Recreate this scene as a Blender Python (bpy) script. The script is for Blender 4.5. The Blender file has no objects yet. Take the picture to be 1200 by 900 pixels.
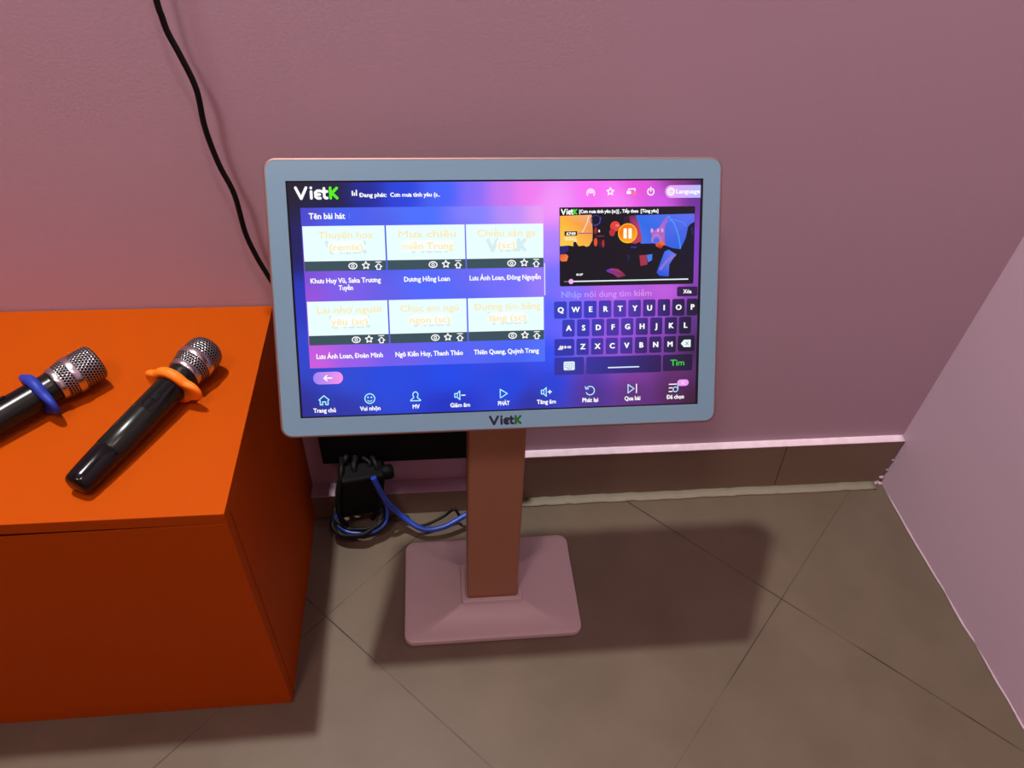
import bpy, bmesh, math, random, unicodedata
from mathutils import Vector, Matrix, Euler
PI = math.pi
random.seed(7)
SC = bpy.context.scene
C = SC.collection

# ------------------------------------------------------------------ camera
cam = bpy.data.cameras.new('camera'); cam_o = bpy.data.objects.new('camera', cam); C.objects.link(cam_o)
cam.sensor_width = 36.0; cam.lens = 865.3 / 1200 * 36.0; cam.clip_start = 0.02
r_ = Vector((0.9947222, -0.0934432, 0.0423805)); d_ = Vector((-0.0328001, -0.6809665, -0.7315796)); f_ = Vector((0.0972208, 0.7263284, -0.6804375))
M4 = Matrix((( r_.x, -d_.x, -f_.x), (r_.y, -d_.y, -f_.y), (r_.z, -d_.z, -f_.z))).to_4x4()
M4.translation = Vector((-0.8947398, -0.9033753, 1.1448726))
cam_o.matrix_world = M4
SC.camera = cam_o

# ------------------------------------------------------------------ light, world, exposure
SC.view_settings.view_transform = 'Standard'; SC.view_settings.look = 'None'
SC.view_settings.exposure = 0.0; SC.view_settings.gamma = 1.0; SC.view_settings.use_curve_mapping = False
W = bpy.data.worlds.new('world'); SC.world = W; W.use_nodes = True
W.node_tree.nodes['Background'].inputs[0].default_value = (0.02, 0.02, 0.02, 1)

def lamp(name, loc, size, power, col):
    l = bpy.data.lights.new(name, 'AREA'); l.shape = 'DISK'; l.size = size; l.energy = power; l.color = col
    o = bpy.data.objects.new(name, l); C.objects.link(o); o.location = loc
    return o
lamp('ceiling_or_fill_lamp', (-1.355, -0.12, 2.86), 0.095, 59, (1.0, 0.97, 0.92))      # the ceiling spot close to the back wall
lamp('ceiling_or_fill_lamp', (-0.50, -1.50, 2.86), 0.20, 9, (1.0, 0.76, 0.72))        # second ceiling lamp, towards the front right
lamp('ceiling_or_fill_lamp', (-1.55, -1.62, 2.86), 0.40, 25, (1.0, 0.74, 0.69))  # added fill light that lifts the cabinet front and back wall

# ------------------------------------------------------------------ helpers
def lin(c):
    return tuple((x/255/12.92) if x/255 <= .04045 else ((x/255+.055)/1.055)**2.4 for x in c)

def mat(name, base, rough=.5, metal=0., spec=.5, bump=0., bscale=200., noise=0., nscale=40., coat=0., aniso=None):
    m = bpy.data.materials.new(name); m.use_nodes = True
    nt = m.node_tree; b = nt.nodes['Principled BSDF']
    b.inputs['Base Color'].default_value = (*base, 1); b.inputs['Roughness'].default_value = rough
    b.inputs['Metallic'].default_value = metal; b.inputs['Specular IOR Level'].default_value = spec
    b.inputs['Coat Weight'].default_value = coat; b.inputs['Coat Roughness'].default_value = .08
    tc = nt.nodes.new('ShaderNodeTexCoord')
    if noise:
        n = nt.nodes.new('ShaderNodeTexNoise'); n.inputs['Scale'].default_value = nscale; n.inputs['Detail'].default_value = 4
        nt.links.new(tc.outputs['Object'], n.inputs['Vector'])
        mx = nt.nodes.new('ShaderNodeMix'); mx.data_type = 'RGBA'
        mx.inputs['A'].default_value = (*[x*(1-noise) for x in base], 1); mx.inputs['B'].default_value = (*[min(1, x*(1+noise)) for x in base], 1)
        nt.links.new(n.outputs['Fac'], mx.inputs['Factor']); nt.links.new(mx.outputs['Result'], b.inputs['Base Color'])
    if bump:
        n2 = nt.nodes.new('ShaderNodeTexNoise'); n2.inputs['Scale'].default_value = bscale; n2.inputs['Detail'].default_value = 3
        nt.links.new(tc.outputs['Object'], n2.inputs['Vector'])
        bp = nt.nodes.new('ShaderNodeBump'); bp.inputs['Strength'].default_value = bump; bp.inputs['Distance'].default_value = .002
        nt.links.new(n2.outputs['Fac'], bp.inputs['Height']); nt.links.new(bp.outputs['Normal'], b.inputs['Normal'])
    return m

class MB:
    """collects vertices and faces, then links ONE mesh object"""
    def __init__(self): self.v = []; self.f = []; self.m = []; self.uv = {}; self.sm = []
    def add(self, vs, fs, mi=0, smooth=False, uvs=None):
        o = len(self.v); self.v += [tuple(x) for x in vs]
        for k, f in enumerate(fs):
            if uvs: self.uv[len(self.f)] = [uvs[i] for i in f]
            self.f.append(tuple(i+o for i in f)); self.m.append(mi); self.sm.append(smooth)
    def box(self, a, b, mi=0):
        (x0, y0, z0), (x1, y1, z1) = a, b
        vs = [(x0,y0,z0),(x1,y0,z0),(x1,y1,z0),(x0,y1,z0),(x0,y0,z1),(x1,y0,z1),(x1,y1,z1),(x0,y1,z1)]
        self.add(vs, [(0,3,2,1),(4,5,6,7),(0,1,5,4),(1,2,6,5),(2,3,7,6),(3,0,4,7)], mi)
    def loft(self, rings, mi=0, smooth=True, cap0=True, cap1=True, closed=True):
        n = len(rings[0]); vs = [p for r in rings for p in r]; fs = []
        for i in range(len(rings)-1):
            for j in range(n if closed else n-1):
                k = (j+1) % n
                fs.append((i*n+j, i*n+k, (i+1)*n+k, (i+1)*n+j))
        self.add(vs, fs, mi, smooth)
        if cap0: self.add(rings[0], [tuple(reversed(range(n)))], mi)
        if cap1: self.add(rings[-1], [tuple(range(n))], mi)
    def lathe(self, prof, n=40, mi=0, smooth=True, cap0=False, cap1=False):
        """profile of (s, r) about the local +x axis, uv = (angle, s)"""
        vs = []; uv = []
        for (s, r) in prof:
            for j in range(n+1):
                a = 2*PI*j/n; vs.append((s, r*math.cos(a), r*math.sin(a))); uv.append((j/n, s))
        fs = []
        for i in range(len(prof)-1):
            for j in range(n):
                fs.append((i*(n+1)+j, i*(n+1)+j+1, (i+1)*(n+1)+j+1, (i+1)*(n+1)+j))
        self.add(vs, fs, mi, smooth, uv)
    def tube(self, pts, r, n=10, mi=0, sub=6, closed=False):
        P = [Vector(p) for p in pts]; Q = []
        m = len(P)
        for i in range(m if closed else m-1):
            g = (lambda k: P[k % m]) if closed else (lambda k: P[max(0, min(m-1, k))])
            p0, p1, p2, p3 = g(i-1), g(i), g(i+1), g(i+2)
            for s in range(sub):
                t = s/sub
                Q.append(.5*((2*p1)+(p2-p0)*t+(2*p0-5*p1+4*p2-p3)*t*t+(3*p1-p0-3*p2+p3)*t**3))
        if not closed: Q.append(P[-1])
        rings = []; up = Vector((.13, .21, 1)).normalized()
        for i, q in enumerate(Q):
            if closed: d = Q[(i+1) % len(Q)]-Q[i-1]
            else: d = Q[min(i+1, len(Q)-1)]-Q[max(i-1, 0)]
            d.normalize(); a = up-d*up.dot(d)
            if a.length < 1e-4: a = Vector((1,0,0))-d*d.x
            a.normalize(); up = a; b = d.cross(a)
            rings.append([q+r*(math.cos(2*PI*k/n)*a+math.sin(2*PI*k/n)*b) for k in range(n)])
        if closed: rings.append(rings[0])
        self.loft(rings, mi, True, not closed, not closed)
    def build(self, name, mats, parent=None, loc=None, rot=None, bevel=0, seg=2, clean=False):
        me = bpy.data.meshes.new(name); me.from_pydata(self.v, [], self.f)
        for m in (mats if isinstance(mats, (list, tuple)) else [mats]): me.materials.append(m)
        me.polygons.foreach_set('material_index', self.m); me.polygons.foreach_set('use_smooth', self.sm)
        if self.uv:
            ul = me.uv_layers.new(name='UVMap')
            for p in me.polygons:
                if p.index in self.uv:
                    for li, u in zip(p.loop_indices, self.uv[p.index]): ul.data[li].uv = u
        if clean:
            bm = bmesh.new(); bm.from_mesh(me); bmesh.ops.remove_doubles(bm, verts=bm.verts, dist=1e-6)
            bmesh.ops.recalc_face_normals(bm, faces=bm.faces); bm.to_mesh(me); bm.free()
        me.update()
        o = bpy.data.objects.new(name, me); C.objects.link(o)
        if parent: o.parent = parent
        if loc: o.location = loc
        if rot: o.rotation_euler = rot
        if bevel:
            b = o.modifiers.new('bevel', 'BEVEL'); b.width = bevel; b.segments = seg; b.limit_method = 'ANGLE'; b.angle_limit = math.radians(40)
        return o

def thing(name, label, cat, loc=(0,0,0), rot=(0,0,0), group=None):
    o = bpy.data.objects.new(name, None); C.objects.link(o); o.empty_display_size = .05
    o.location = loc; o.rotation_euler = rot; o['label'] = label; o['category'] = cat
    if group: o['group'] = group
    return o
def tag(o, label, cat, group=None):
    o['label'] = label; o['category'] = cat
    if group: o['group'] = group
    return o
def struct(o): o['kind'] = 'structure'; return o
def rrect(x0, y0, x1, y1, r, n=6):
    pts = []
    for cx, cy, a0 in ((x1-r, y1-r, 0), (x0+r, y1-r, PI/2), (x0+r, y0+r, PI), (x1-r, y0+r, 1.5*PI)):
        for k in range(n+1):
            a = a0+PI/2*k/n; pts.append((cx+r*math.cos(a), cy+r*math.sin(a)))
    return pts

# ------------------------------------------------------------------ materials
M = {}
M['wall'] = mat('pink_wall_paint', (.495, .365, .462), .65, bump=.10, bscale=260, noise=.05, nscale=900, spec=.3)
M['maroon'] = mat('dark_maroon_wall', (.34, .13, .115), .7)
M['ceil'] = mat('white_ceiling_paint', (.62, .56, .55), .8)
M['lit_paint_edge'] = mat('lamplit_pink_ledge_paint', (.85, .70, .80), .6, noise=.2, nscale=60)  # wall paint with the lamplight from above put into its colour
M['caulk'] = mat('pale_pink_caulk', (.50, .39, .46), .7, noise=.2, nscale=80)
M['grout'] = mat('beige_grout', (.235, .21, .155), .8, noise=.12, nscale=50)
M['skirt'] = mat('brown_beige_skirting_tile', (.20, .145, .10), .5, noise=.10, nscale=500)
M['orange'] = mat('orange_laminate', (.385, .059, .002), .5, bump=.08, bscale=700, noise=.05, nscale=700, spec=.035)
M['orange_edge'] = mat('orange_edge_band', (.74, .16, .03), .45, spec=.35)
M['gap'] = mat('dark_seam', (.03, .006, .003), .8)
M['rose'] = mat('rose_gold_metal', (.33, .19, .165), .52, metal=.8)
M['copper'] = mat('copper_brown_metal', (.40, .20, .12), .45, metal=.5, noise=.04, nscale=300)
M['base'] = mat('pale_rose_enamel', (.44, .34, .37), .48, spec=.45)
M['white'] = mat('white_glass_bezel', (.15, .26, .36), .30, spec=.4)
M['black'] = mat('black_plastic', (.003, .003, .004), .6, spec=.12)
M['cable'] = mat('black_cable_rubber', (.004, .004, .005), .55, spec=.2)
M['bluecable'] = mat('blue_cable', (.015, .06, .42), .35)
M['mic'] = mat('black_painted_metal', (.006, .008, .007), .24, spec=.35)
M['micgloss'] = mat('glossy_black_plastic', (.003, .003, .004), .14, spec=.35)
M['chrome'] = mat('chrome_band', (.60, .60, .62), .25, metal=1)
M['ringo'] = mat('orange_rubber', (.85, .19, .008), .5, spec=.3)
M['ringb'] = mat('blue_rubber', (.012, .035, .33), .5, spec=.3)
M['navy'] = mat('dark_navy_print', (.008, .012, .03), .4)
M['green'] = mat('dark_green_print', (.006, .11, .02), .4)
M['feet'] = mat('dark_rubber', (.02, .015, .015), .8)
M['speck'] = mat('brown_scuff', (.10, .05, .06), .8)

def mesh_mat():
    m = bpy.data.materials.new('woven_steel_mesh'); m.use_nodes = True; nt = m.node_tree; b = nt.nodes['Principled BSDF']
    L = nt.links.new; N = nt.nodes.new
    uv = N('ShaderNodeUVMap'); sep = N('ShaderNodeSeparateXYZ'); L(uv.outputs[0], sep.inputs[0])
    def mth(op, a, v=None, bb=None):
        n = N('ShaderNodeMath'); n.operation = op; L(a, n.inputs[0])
        if v is not None: n.inputs[1].default_value = v
        if bb is not None: L(bb, n.inputs[1])
        return n.outputs[0]
    rows = mth('MULTIPLY', sep.outputs[1], 1/.0033)
    odd = mth('MULTIPLY', mth('MODULO', mth('FLOOR', rows), 2.0), .5)
    cols = mth('ADD', mth('MULTIPLY', sep.outputs[0], 38.0), None, odd)
    du = mth('ABSOLUTE', mth('SUBTRACT', mth('FRACT', cols), .5)); dv = mth('ABSOLUTE', mth('SUBTRACT', mth('FRACT', rows), .5))
    d = mth('SQRT', mth('ADD', mth('POWER', du, 2.0), None, mth('POWER', dv, 2.0)))
    cr = N('ShaderNodeValToRGB'); L(d, cr.inputs[0])
    cr.color_ramp.elements[0].position = .34; cr.color_ramp.elements[0].color = (.004, .004, .005, 1)
    cr.color_ramp.elements[1].position = .50; cr.color_ramp.elements[1].color = (.42, .42, .44, 1)
    L(cr.outputs[0], b.inputs['Base Color'])
    b.inputs['Metallic'].default_value = .9; b.inputs['Roughness'].default_value = .3
    bp = N('ShaderNodeBump'); bp.inputs['Strength'].default_value = 1.0; bp.inputs['Distance'].default_value = .0012
    L(d, bp.inputs['Height']); L(bp.outputs[0], b.inputs['Normal'])
    return m
M['mesh'] = mesh_mat()

def floor_mat():
    m = bpy.data.materials.new('beige_floor_tile'); m.use_nodes = True; nt = m.node_tree; b = nt.nodes['Principled BSDF']
    L = nt.links.new; N = nt.nodes.new
    tc = N('ShaderNodeTexCoord'); sep = N('ShaderNodeSeparateXYZ'); L(tc.outputs['Object'], sep.inputs[0])
    def mth(op, a, bb):
        n = N('ShaderNodeMath'); n.operation = op
        for k, x in enumerate((a, bb)):
            if isinstance(x, (int, float)): n.inputs[k].default_value = x
            else: L(x, n.inputs[k])
        return n.outputs[0]
    X, Y = sep.outputs[0], sep.outputs[1]
    def line(val, off, per, w):
        t = mth('DIVIDE', mth('SUBTRACT', val, off), per)
        fr = mth('SUBTRACT', t, mth('ROUND', t, 0)); dist = mth('MULTIPLY', mth('ABSOLUTE', fr, 0), per)
        return mth('LESS_THAN', dist, w)
    l1 = line(mth('ADD', X, Y), -.566, .770, .0017); l2 = line(mth('SUBTRACT', X, Y), -.048, .812, .0011)
    msk = mth('MAXIMUM', l1, l2)
    nz = N('ShaderNodeTexNoise'); nz.inputs['Scale'].default_value = 7; nz.inputs['Detail'].default_value = 2; L(tc.outputs['Object'], nz.inputs['Vector'])
    cr2 = N('ShaderNodeValToRGB'); L(nz.outputs['Fac'], cr2.inputs[0])
    cr2.color_ramp.elements[0].position = .40; cr2.color_ramp.elements[0].color = (.28, .28, .28, 1); cr2.color_ramp.elements[1].position = .56
    msk = mth('MULTIPLY', msk, cr2.outputs[0])
    n1 = N('ShaderNodeTexNoise'); n1.inputs['Scale'].default_value = 900; n1.inputs['Detail'].default_value = 2; L(tc.outputs['Object'], n1.inputs['Vector'])
    n2 = N('ShaderNodeTexNoise'); n2.inputs['Scale'].default_value = 9; n2.inputs['Detail'].default_value = 5; L(tc.outputs['Object'], n2.inputs['Vector'])
    ad = mth('ADD', mth('MULTIPLY', n1.outputs['Fac'], .55), mth('MULTIPLY', n2.outputs['Fac'], .45))
    cr = N('ShaderNodeValToRGB'); L(ad, cr.inputs[0])
    cr.color_ramp.elements[0].position = .3; cr.color_ramp.elements[0].color = (.096, .072, .048, 1)
    cr.color_ramp.elements[1].position = .7; cr.color_ramp.elements[1].color = (.152, .118, .087, 1)
    mx = N('ShaderNodeMix'); mx.data_type = 'RGBA'; L(msk, mx.inputs['Factor']); L(cr.outputs[0], mx.inputs['A']); mx.inputs['B'].default_value = (.030, .021, .015, 1)
    L(mx.outputs['Result'], b.inputs['Base Color']); b.inputs['Roughness'].default_value = .5; b.inputs['Specular IOR Level'].default_value = .3
    return m
M['floor'] = floor_mat()

def glow_mat():
    m = bpy.data.materials.new('lit_display'); m.use_nodes = True; nt = m.node_tree; b = nt.nodes['Principled BSDF']
    a = nt.nodes.new('ShaderNodeAttribute'); a.attribute_name = 'glow'
    b.inputs['Base Color'].default_value = (.004, .004, .004, 1); b.inputs['Roughness'].default_value = .25; b.inputs['Specular IOR Level'].default_value = .2
    nt.links.new(a.outputs['Color'], b.inputs['Emission Color']); b.inputs['Emission Strength'].default_value = 1.0
    return m
M['glow'] = glow_mat()

# ------------------------------------------------------------------ the room
RX0, RY0, RZ = -3.2, -3.0, 2.9
def slab(name, a, b, m):
    x = MB(); x.box(a, b); return struct(x.build(name, m))
slab('floor', (RX0-.1, RY0-.1, -.08), (.1, .1, 0), M['floor'])
slab('ceiling', (RX0-.1, RY0-.1, RZ), (.1, .1, RZ+.08), M['ceil'])
slab('wall_back', (RX0-.1, 0, 0), (.1, .1, RZ), M['wall'])
slab('wall_front', (RX0-.1, RY0-.1, 0), (.1, RY0, RZ), M['maroon'])
slab('wall_left', (RX0-.1, RY0, 0), (RX0, 0, RZ), M['maroon'])
x = MB()          # right wall, slightly out of plumb
x.add([(-.004,.0,0),(-.004,RY0,0),(.1,RY0,0),(.1,.0,0),(.035,.0,RZ),(.035,RY0,RZ),(.1,RY0,RZ),(.1,.0,RZ)],
      [(0,1,2,3),(7,6,5,4),(0,4,5,1),(1,5,6,2),(2,6,7,3),(3,7,4,0)])
struct(x.build('wall_right', M['wall'], clean=True))
# skirting tiles with one open joint, pink painted ledge on top, lightened as if lamplit, pale grout bead below
SKH = .1235
x = MB()
def skirt_piece(xa0, xa1, xb0, xb1):
    y0, y1 = -.0125, -.0005
    vs = [(xa0,y0,.001),(xb0,y0,.001),(xb1,y0,SKH),(xa1,y0,SKH),(xa0,y1,.001),(xb0,y1,.001),(xb1,y1,SKH),(xa1,y1,SKH)]
    x.add(vs, [(0,1,2,3),(5,4,7,6),(4,0,3,7),(1,5,6,2),(3,2,6,7),(4,5,1,0)])
skirt_piece(-.84, -.84, -.2325, -.2415); skirt_piece(-.2308, -.2398, -.006, -.006)
x.box((-.84, -.011, .001), (-.006, -.0005, SKH-.001), 1)
x.box((RX0, -.0310, .001), (-.8405, -.0005, .0590)); x.box((RX0, -.0308, .0590), (-.8405, -.0005, .0612), 2)                # lower, thicker run of tile to the left of the column
struct(x.build('baseboard_back', [M['skirt'], M['gap'], M['wall']], clean=True))
x = MB()
n = 70; prof = []
for i in range(n+1):
    xx = -.84+(-.003+.84)*i/n; j = random.uniform(-.00025, .00025)
    prof.append([(xx, -.0130+j, SKH-.0003), (xx, -.0122+j, SKH+.0016), (xx, -.002, SKH+.0040+j), (xx, -.0002, SKH+.0062+j), (xx, -.0002, SKH-.0003)])
x.loft(prof, 0, True)
struct(x.build('trim_1', M['lit_paint_edge'], clean=True))
x = MB(); prof = []
for i in range(n+1):
    xx = -.84+(-.02+.84)*i/n; j = random.uniform(-.0012, .0012)
    prof.append([(xx, -.0122, .0002), (xx, -.0300+j, .0002), (xx, -.0265+j, .0020), (xx, -.0122, .0065+j)])
x.loft(prof, 0, True)
struct(x.build('trim_2', M['grout'], clean=True))
x = MB(); prof = []
for i in range(61):
    yy = -.0+(-2.0)*i/60; j = random.uniform(-.0016, .0016)
    prof.append([(-.0035, yy, .0002), (-.0060+j, yy, .0003), (-.0052+j, yy, .0018), (-.0035, yy, .0035+j)])
x.loft(prof, 0, True)
for (a, b, c, r) in ((-.012, -.008, .004, .007), (-.007, -.016, .002, .006), (-.016, -.014, .001, .005), (-.009, -.012, .018, .006), (-.006, -.011, .040, .004), (-.006, -.012, .07, .003)):
    rings = []
    for i in range(1, 6):
        t = PI*i/6; rr = r*math.sin(t)*.9; rings.append([(a+rr*math.cos(2*PI*k/9)*random.uniform(.75, 1.2), b+rr*math.sin(2*PI*k/9)*random.uniform(.75, 1.2), c-r*.6*math.cos(t)) for k in range(9)])
    x.loft(rings, 0, True)
struct(x.build('trim_3', M['caulk'], clean=True))
# ------------------------------------------------------------------ orange cabinet
CX, CH, CD, CL = -1.1355, .4744, .3815, -2.35
cab = thing('cabinet', 'low bright orange laminate cabinet against the pink back wall', 'cabinet', (-1.74, -.19, 0))
cab_off = Vector((1.74, .19, 0))
def cb(a, b): return tuple(Vector(a)+cab_off), tuple(Vector(b)+cab_off)
x = MB(); x.box(*cb((CL, -CD, CH-.0175), (CX, -.002, CH))); x.build('top_panel', M['orange'], cab, bevel=.0008)
x = MB(); x.box(*cb((CX-.017, -CD+.0195, 0), (CX, -.002, CH-.0178))); x.build('side_panel', M['orange'], cab, bevel=.0006)
x = MB(); x.box(*cb((CL, -CD+.0195, 0), (CL+.017, -.002, CH-.0178))); x.build('side_panel', M['orange'], cab, bevel=.0006)
x = MB(); x.box(*cb((CL+.018, -.012, .01), (CX-.018, -.003, CH-.019))); x.box(*cb((CL+.018, -CD+.030, .01), (CX-.018, -.013, .028)))
x.box(*cb((CL+.018, -CD+.0215, .012), (CX-.018, -CD+.026, CH-.019))); x.build('carcass', M['gap'], cab)
x = MB()          # drawer front, hanging slightly lower towards its left end
zt = CH-.0182
fx = [CX-.0005, -1.262, CL]; ft = [zt, zt-.0006, zt-.0165]
vs = []
for xx, tt in zip(fx, ft):
    for yy in (-CD, -CD+.017):
        low = .016 if (yy > -CD and xx < CX-.01) else 0          # back edge chamfered
        vs += [(xx, yy, .0015), (xx, yy, tt-low)]
vs = [tuple(Vector(v)+cab_off) for v in vs]
# order per column: front-bottom, front-top, back-bottom, back-top
fs = []
for k in range(2):
    a = k*4; b = a+4
    fs += [(a, a+1, b+1, b), (a+2, b+2, b+3, a+3), (a+1, a+3, b+3, b+1), (a, b, b+2, a+2)]
fs += [(0, 2, 3, 1), (8, 9, 11, 10)]
x.add(vs, fs); x.build('drawer_front', M['orange'], cab, clean=True, bevel=.0008)

# ------------------------------------------------------------------ kiosk (stand + touch screen)
KX, KY = -.8187, -.2055
kiosk = thing('karaoke_kiosk', 'white-framed touch screen showing a song menu on a rose gold floor stand', 'kiosk', (KX, KY, 0))
# base plate: lip, then concave slopes up to a raised collar
x = MB()
bx0, bx1, by0, by1 = -.1475, .1475, -.0985, .0985
N_ = 10
def ring_at(t, z, x0, y0, x1, y1, r): return [(p[0], p[1], z) for p in rrect(x0, y0, x1, y1, r, N_)]
cx0, cx1, cy0, cy1 = -.052, .052, -.046, .030          # collar outline
rings = [ring_at(0, .0, bx0+.004, by0+.004, bx1-.004, by1-.004, .014), ring_at(0, .0045, bx0, by0, bx1, by1, .017),
         ring_at(0, .0105, bx0, by0, bx1, by1, .017), ring_at(0, .0128, bx0+.0012, by0+.0012, bx1-.0012, by1-.0012, .016),
         ring_at(0, .0138, bx0+.0035, by0+.0035, bx1-.0035, by1-.0035, .014)]
for k in range(1, 13):
    t = k/12
    e = t
    z = .0138+.0205*(.30*t+.70*t**2.4)
    rings.append(ring_at(t, z, bx0+.0035+(cx0-bx0-.0035)*e, by0+.0035+(cy0-by0-.0035)*e**.92, bx1-.0035+(cx1-bx1+.0035)*e, by1-.0035+(cy1-by1+.0035)*e, .014*(1-t)+.004*t))
rings.append(ring_at(0, .0385, cx0+.001, cy0+.001, cx1-.001, cy1-.001, .005))
rings.append(ring_at(0, .0395, cx0+.003, cy0+.003, cx1-.003, cy1-.003, .004))
rings.append(ring_at(0, .0393, cx0+.0075, cy0+.0075, cx1-.0075, cy1-.0075, .002))
rings.append(ring_at(0, .0370, cx0+.0085, cy0+.0085, cx1-.0085, cy1-.0085, .002))
x.loft(rings, 0, True, True, True)
bs = x.build('base', M['base'], kiosk, clean=True); bs['label'] = 'pale rose enamel base plate'
es = bs.modifiers.new('edge', 'EDGE_SPLIT'); es.split_angle = math.radians(38)
# column, leaning a little to the back
x = MB()
def col_ring(z, yf, w, d, r=.004):
    return [(p[0], p[1], z) for p in rrect(-w, yf, w, yf+d, r, 4)]
x.loft([col_ring(.034, -.0370, .0420, .050), col_ring(.25, -.0225, .0411, .046), col_ring(.42, -.0100, .0403, .042), col_ring(.595, .003, .0398, .036)], 0, False)
co = x.build('column', M['copper'], kiosk, clean=True); co['label'] = 'copper brown column'

# monitor frame of reference: local x right, local y up the screen, local z out of the glass
TILT = 0.58697
MC = Vector((-.8191-KX, -.2090-KY, .6317)); MROT = (PI/2-TILT, 0, 0)
OX0, OX1, OY0, OY1 = -.2618, .2612, -.1575, .1590
SW, SH = .476/2, .268/2
x = MB()          # rear shell with rounded rim
def mr(ins, z, r): return [(p[0], p[1], z) for p in rrect(OX0+ins, OY0+ins, OX1-ins, OY1-ins, r, 8)]
x.loft([mr(.030, -.036, .02), mr(.012, -.034, .02), mr(.004, -.026, .016), mr(.0005, -.012, .0135), mr(0, -.004, .0135), mr(.0004, .0002, .0132), mr(.0014, .0012, .0125), mr(.0026, .0012, .0115), mr(.0028, -.001, .0115)], 0, True, True, True)
hs = x.build('housing', M['rose'], kiosk, MC, MROT, clean=True); hs['label'] = 'rose gold metal shell and rim'
hs.modifiers.new('edge', 'EDGE_SPLIT').split_angle = math.radians(50)
x = MB()          # white glass bezel with the opening for the display
out_ = [(p[0], p[1]) for p in rrect(OX0+.0028, OY0+.0028, OX1-.0028, OY1-.0028, .0113, 8)]
nb = len(out_)
def inner(p):
    # project an outline point onto the rectangular opening
    return (max(-SW, min(SW, p[0]*SW/(OX1-.014))), max(-SH, min(SH, p[1]*SH/(OY1-.014))))
# corners collapse onto the corners of the opening
inn = []
for k, p in enumerate(out_):
    q = k//9; inn.append([(SW, SH), (-SW, SH), (-SW, -SH), (SW, -SH)][q])
vs = [(p[0], p[1], .0012) for p in out_]+[(p[0], p[1], .0012) for p in inn]+[(p[0], p[1], -.0006) for p in inn]
fs = [(k, (k+1) % nb, nb+(k+1) % nb, nb+k) for k in range(nb)]+[(nb+k, nb+(k+1) % nb, 2*nb+(k+1) % nb, 2*nb+k) for k in range(nb)]
x.add(vs, fs); bz = x.build('bezel', M['white'], kiosk, MC, MROT, clean=True); bz['label'] = 'pale blue white glass bezel'

# ---------- 2-D drawing on the display: coordinates 1920 x 1080, y down, layer counts up from the glass
K = .476/1920
CPTS = [((20,20),(26,26,40)),((20,300),(30,32,95)),((20,540),(42,55,190)),((20,760),(45,70,205)),((20,1060),(44,48,150)),((200,20),(26,26,60)),((200,90),(26,28,70)),((350,50),(28,38,150)),((500,50),(36,66,220)),
 ((700,50),(62,98,252)),((850,50),(125,110,250)),((960,50),(200,120,240)),((1100,50),(242,122,240)),((1400,50),(250,112,245)),((1600,20),(235,80,220)),((1800,14),(130,50,118)),((1912,10),(55,28,60)),
 ((1900,108),(110,50,165)),((1720,105),(215,90,236)),((1500,105),(250,130,250)),((1200,110),(245,152,252)),((1200,300),(172,132,255)),((1200,450),(112,112,255)),((1200,600),(72,100,255)),((1190,800),(40,80,246)),
 ((1200,950),(36,66,216)),((1000,950),(30,70,226)),((700,900),(30,75,236)),((400,900),(35,75,225)),((230,900),(45,75,215)),((200,1050),(44,54,166)),((700,1050),(30,50,192)),((1100,1050),(45,50,160)),((1400,1010),(75,50,140)),
 ((1400,930),(85,55,168)),((1600,1000),(86,45,112)),((1600,930),(132,60,160)),((1800,1000),(76,35,76)),((1800,935),(100,45,110)),((1905,1050),(58,30,52)),((1905,800),(66,36,84)),((1905,500),(130,60,180)),((1900,300),(125,60,200)),
 ((1210,650),(100,102,255)),((1500,650),(152,90,226)),((1700,650),(150,80,210)),((1860,650),(90,50,130)),((1500,740),(150,85,226)),((1300,740),(122,100,246)),((1500,825),(145,85,208)),((1700,825),(120,60,160)),((1500,525),(186,100,236)),((1750,525),(196,95,226)),((1250,525),(135,112,252))]
def field(pts, power=3.2, soft=400):
    L_ = [(p, lin(c)) for p, c in pts]
    def f(x, y):
        sw = 0; a = [0, 0, 0]
        for (px, py), c in L_:
            d2 = (x-px)**2+(y-py)**2+soft; w = d2**(-power/2*1.1); sw += w
            for i in range(3): a[i] += w*c[i]
        return tuple(v/sw for v in a)
    return f
bgcol = field(CPTS, 3.6, 4500)
PPTS = [((60,120),(70,70,205)),((250,150),(66,95,240)),((600,150),(70,112,255)),((850,150),(130,130,255)),((1000,150),(185,142,250)),((1150,150),(238,158,246)),((70,420),(120,78,215)),((200,480),(122,95,236)),
 ((600,460),(80,105,255)),((1000,450),(112,110,252)),((1150,450),(150,122,250)),((70,515),(155,82,220)),((65,835),(208,95,226)),((62,770),(192,90,220)),((250,820),(150,95,235)),((450,820),(112,95,240)),((700,820),(85,100,246)),((1000,820),(72,100,246)),((1150,830),(78,112,250)),((430,300),(75,92,226)),((795,300),(95,100,240)),((430,640),(95,92,225)),((795,640),(80,100,246))]
pcol = field(PPTS, 3.2, 4500)
KPTS = [((1220,600),(52,64,190)),((1350,600),(58,58,190)),((1550,600),(80,56,176)),((1700,600),(66,40,132)),((1800,600),(45,30,85)),((1880,600),(32,26,48)),((1260,780),(50,54,180)),((1500,780),(78,52,168)),((1700,780),(55,34,108)),((1850,780),(30,24,46)),
 ((1280,870),(52,52,152)),((1500,870),(58,44,132)),((1700,870),(48,30,80)),((1820,870),(32,24,48)),((1855,525),(48,30,72))]
kcol = field(KPTS)
def flat(c):
    l = lin(c); return lambda x, y: l
WHITE = flat((255, 255, 255))

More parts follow.
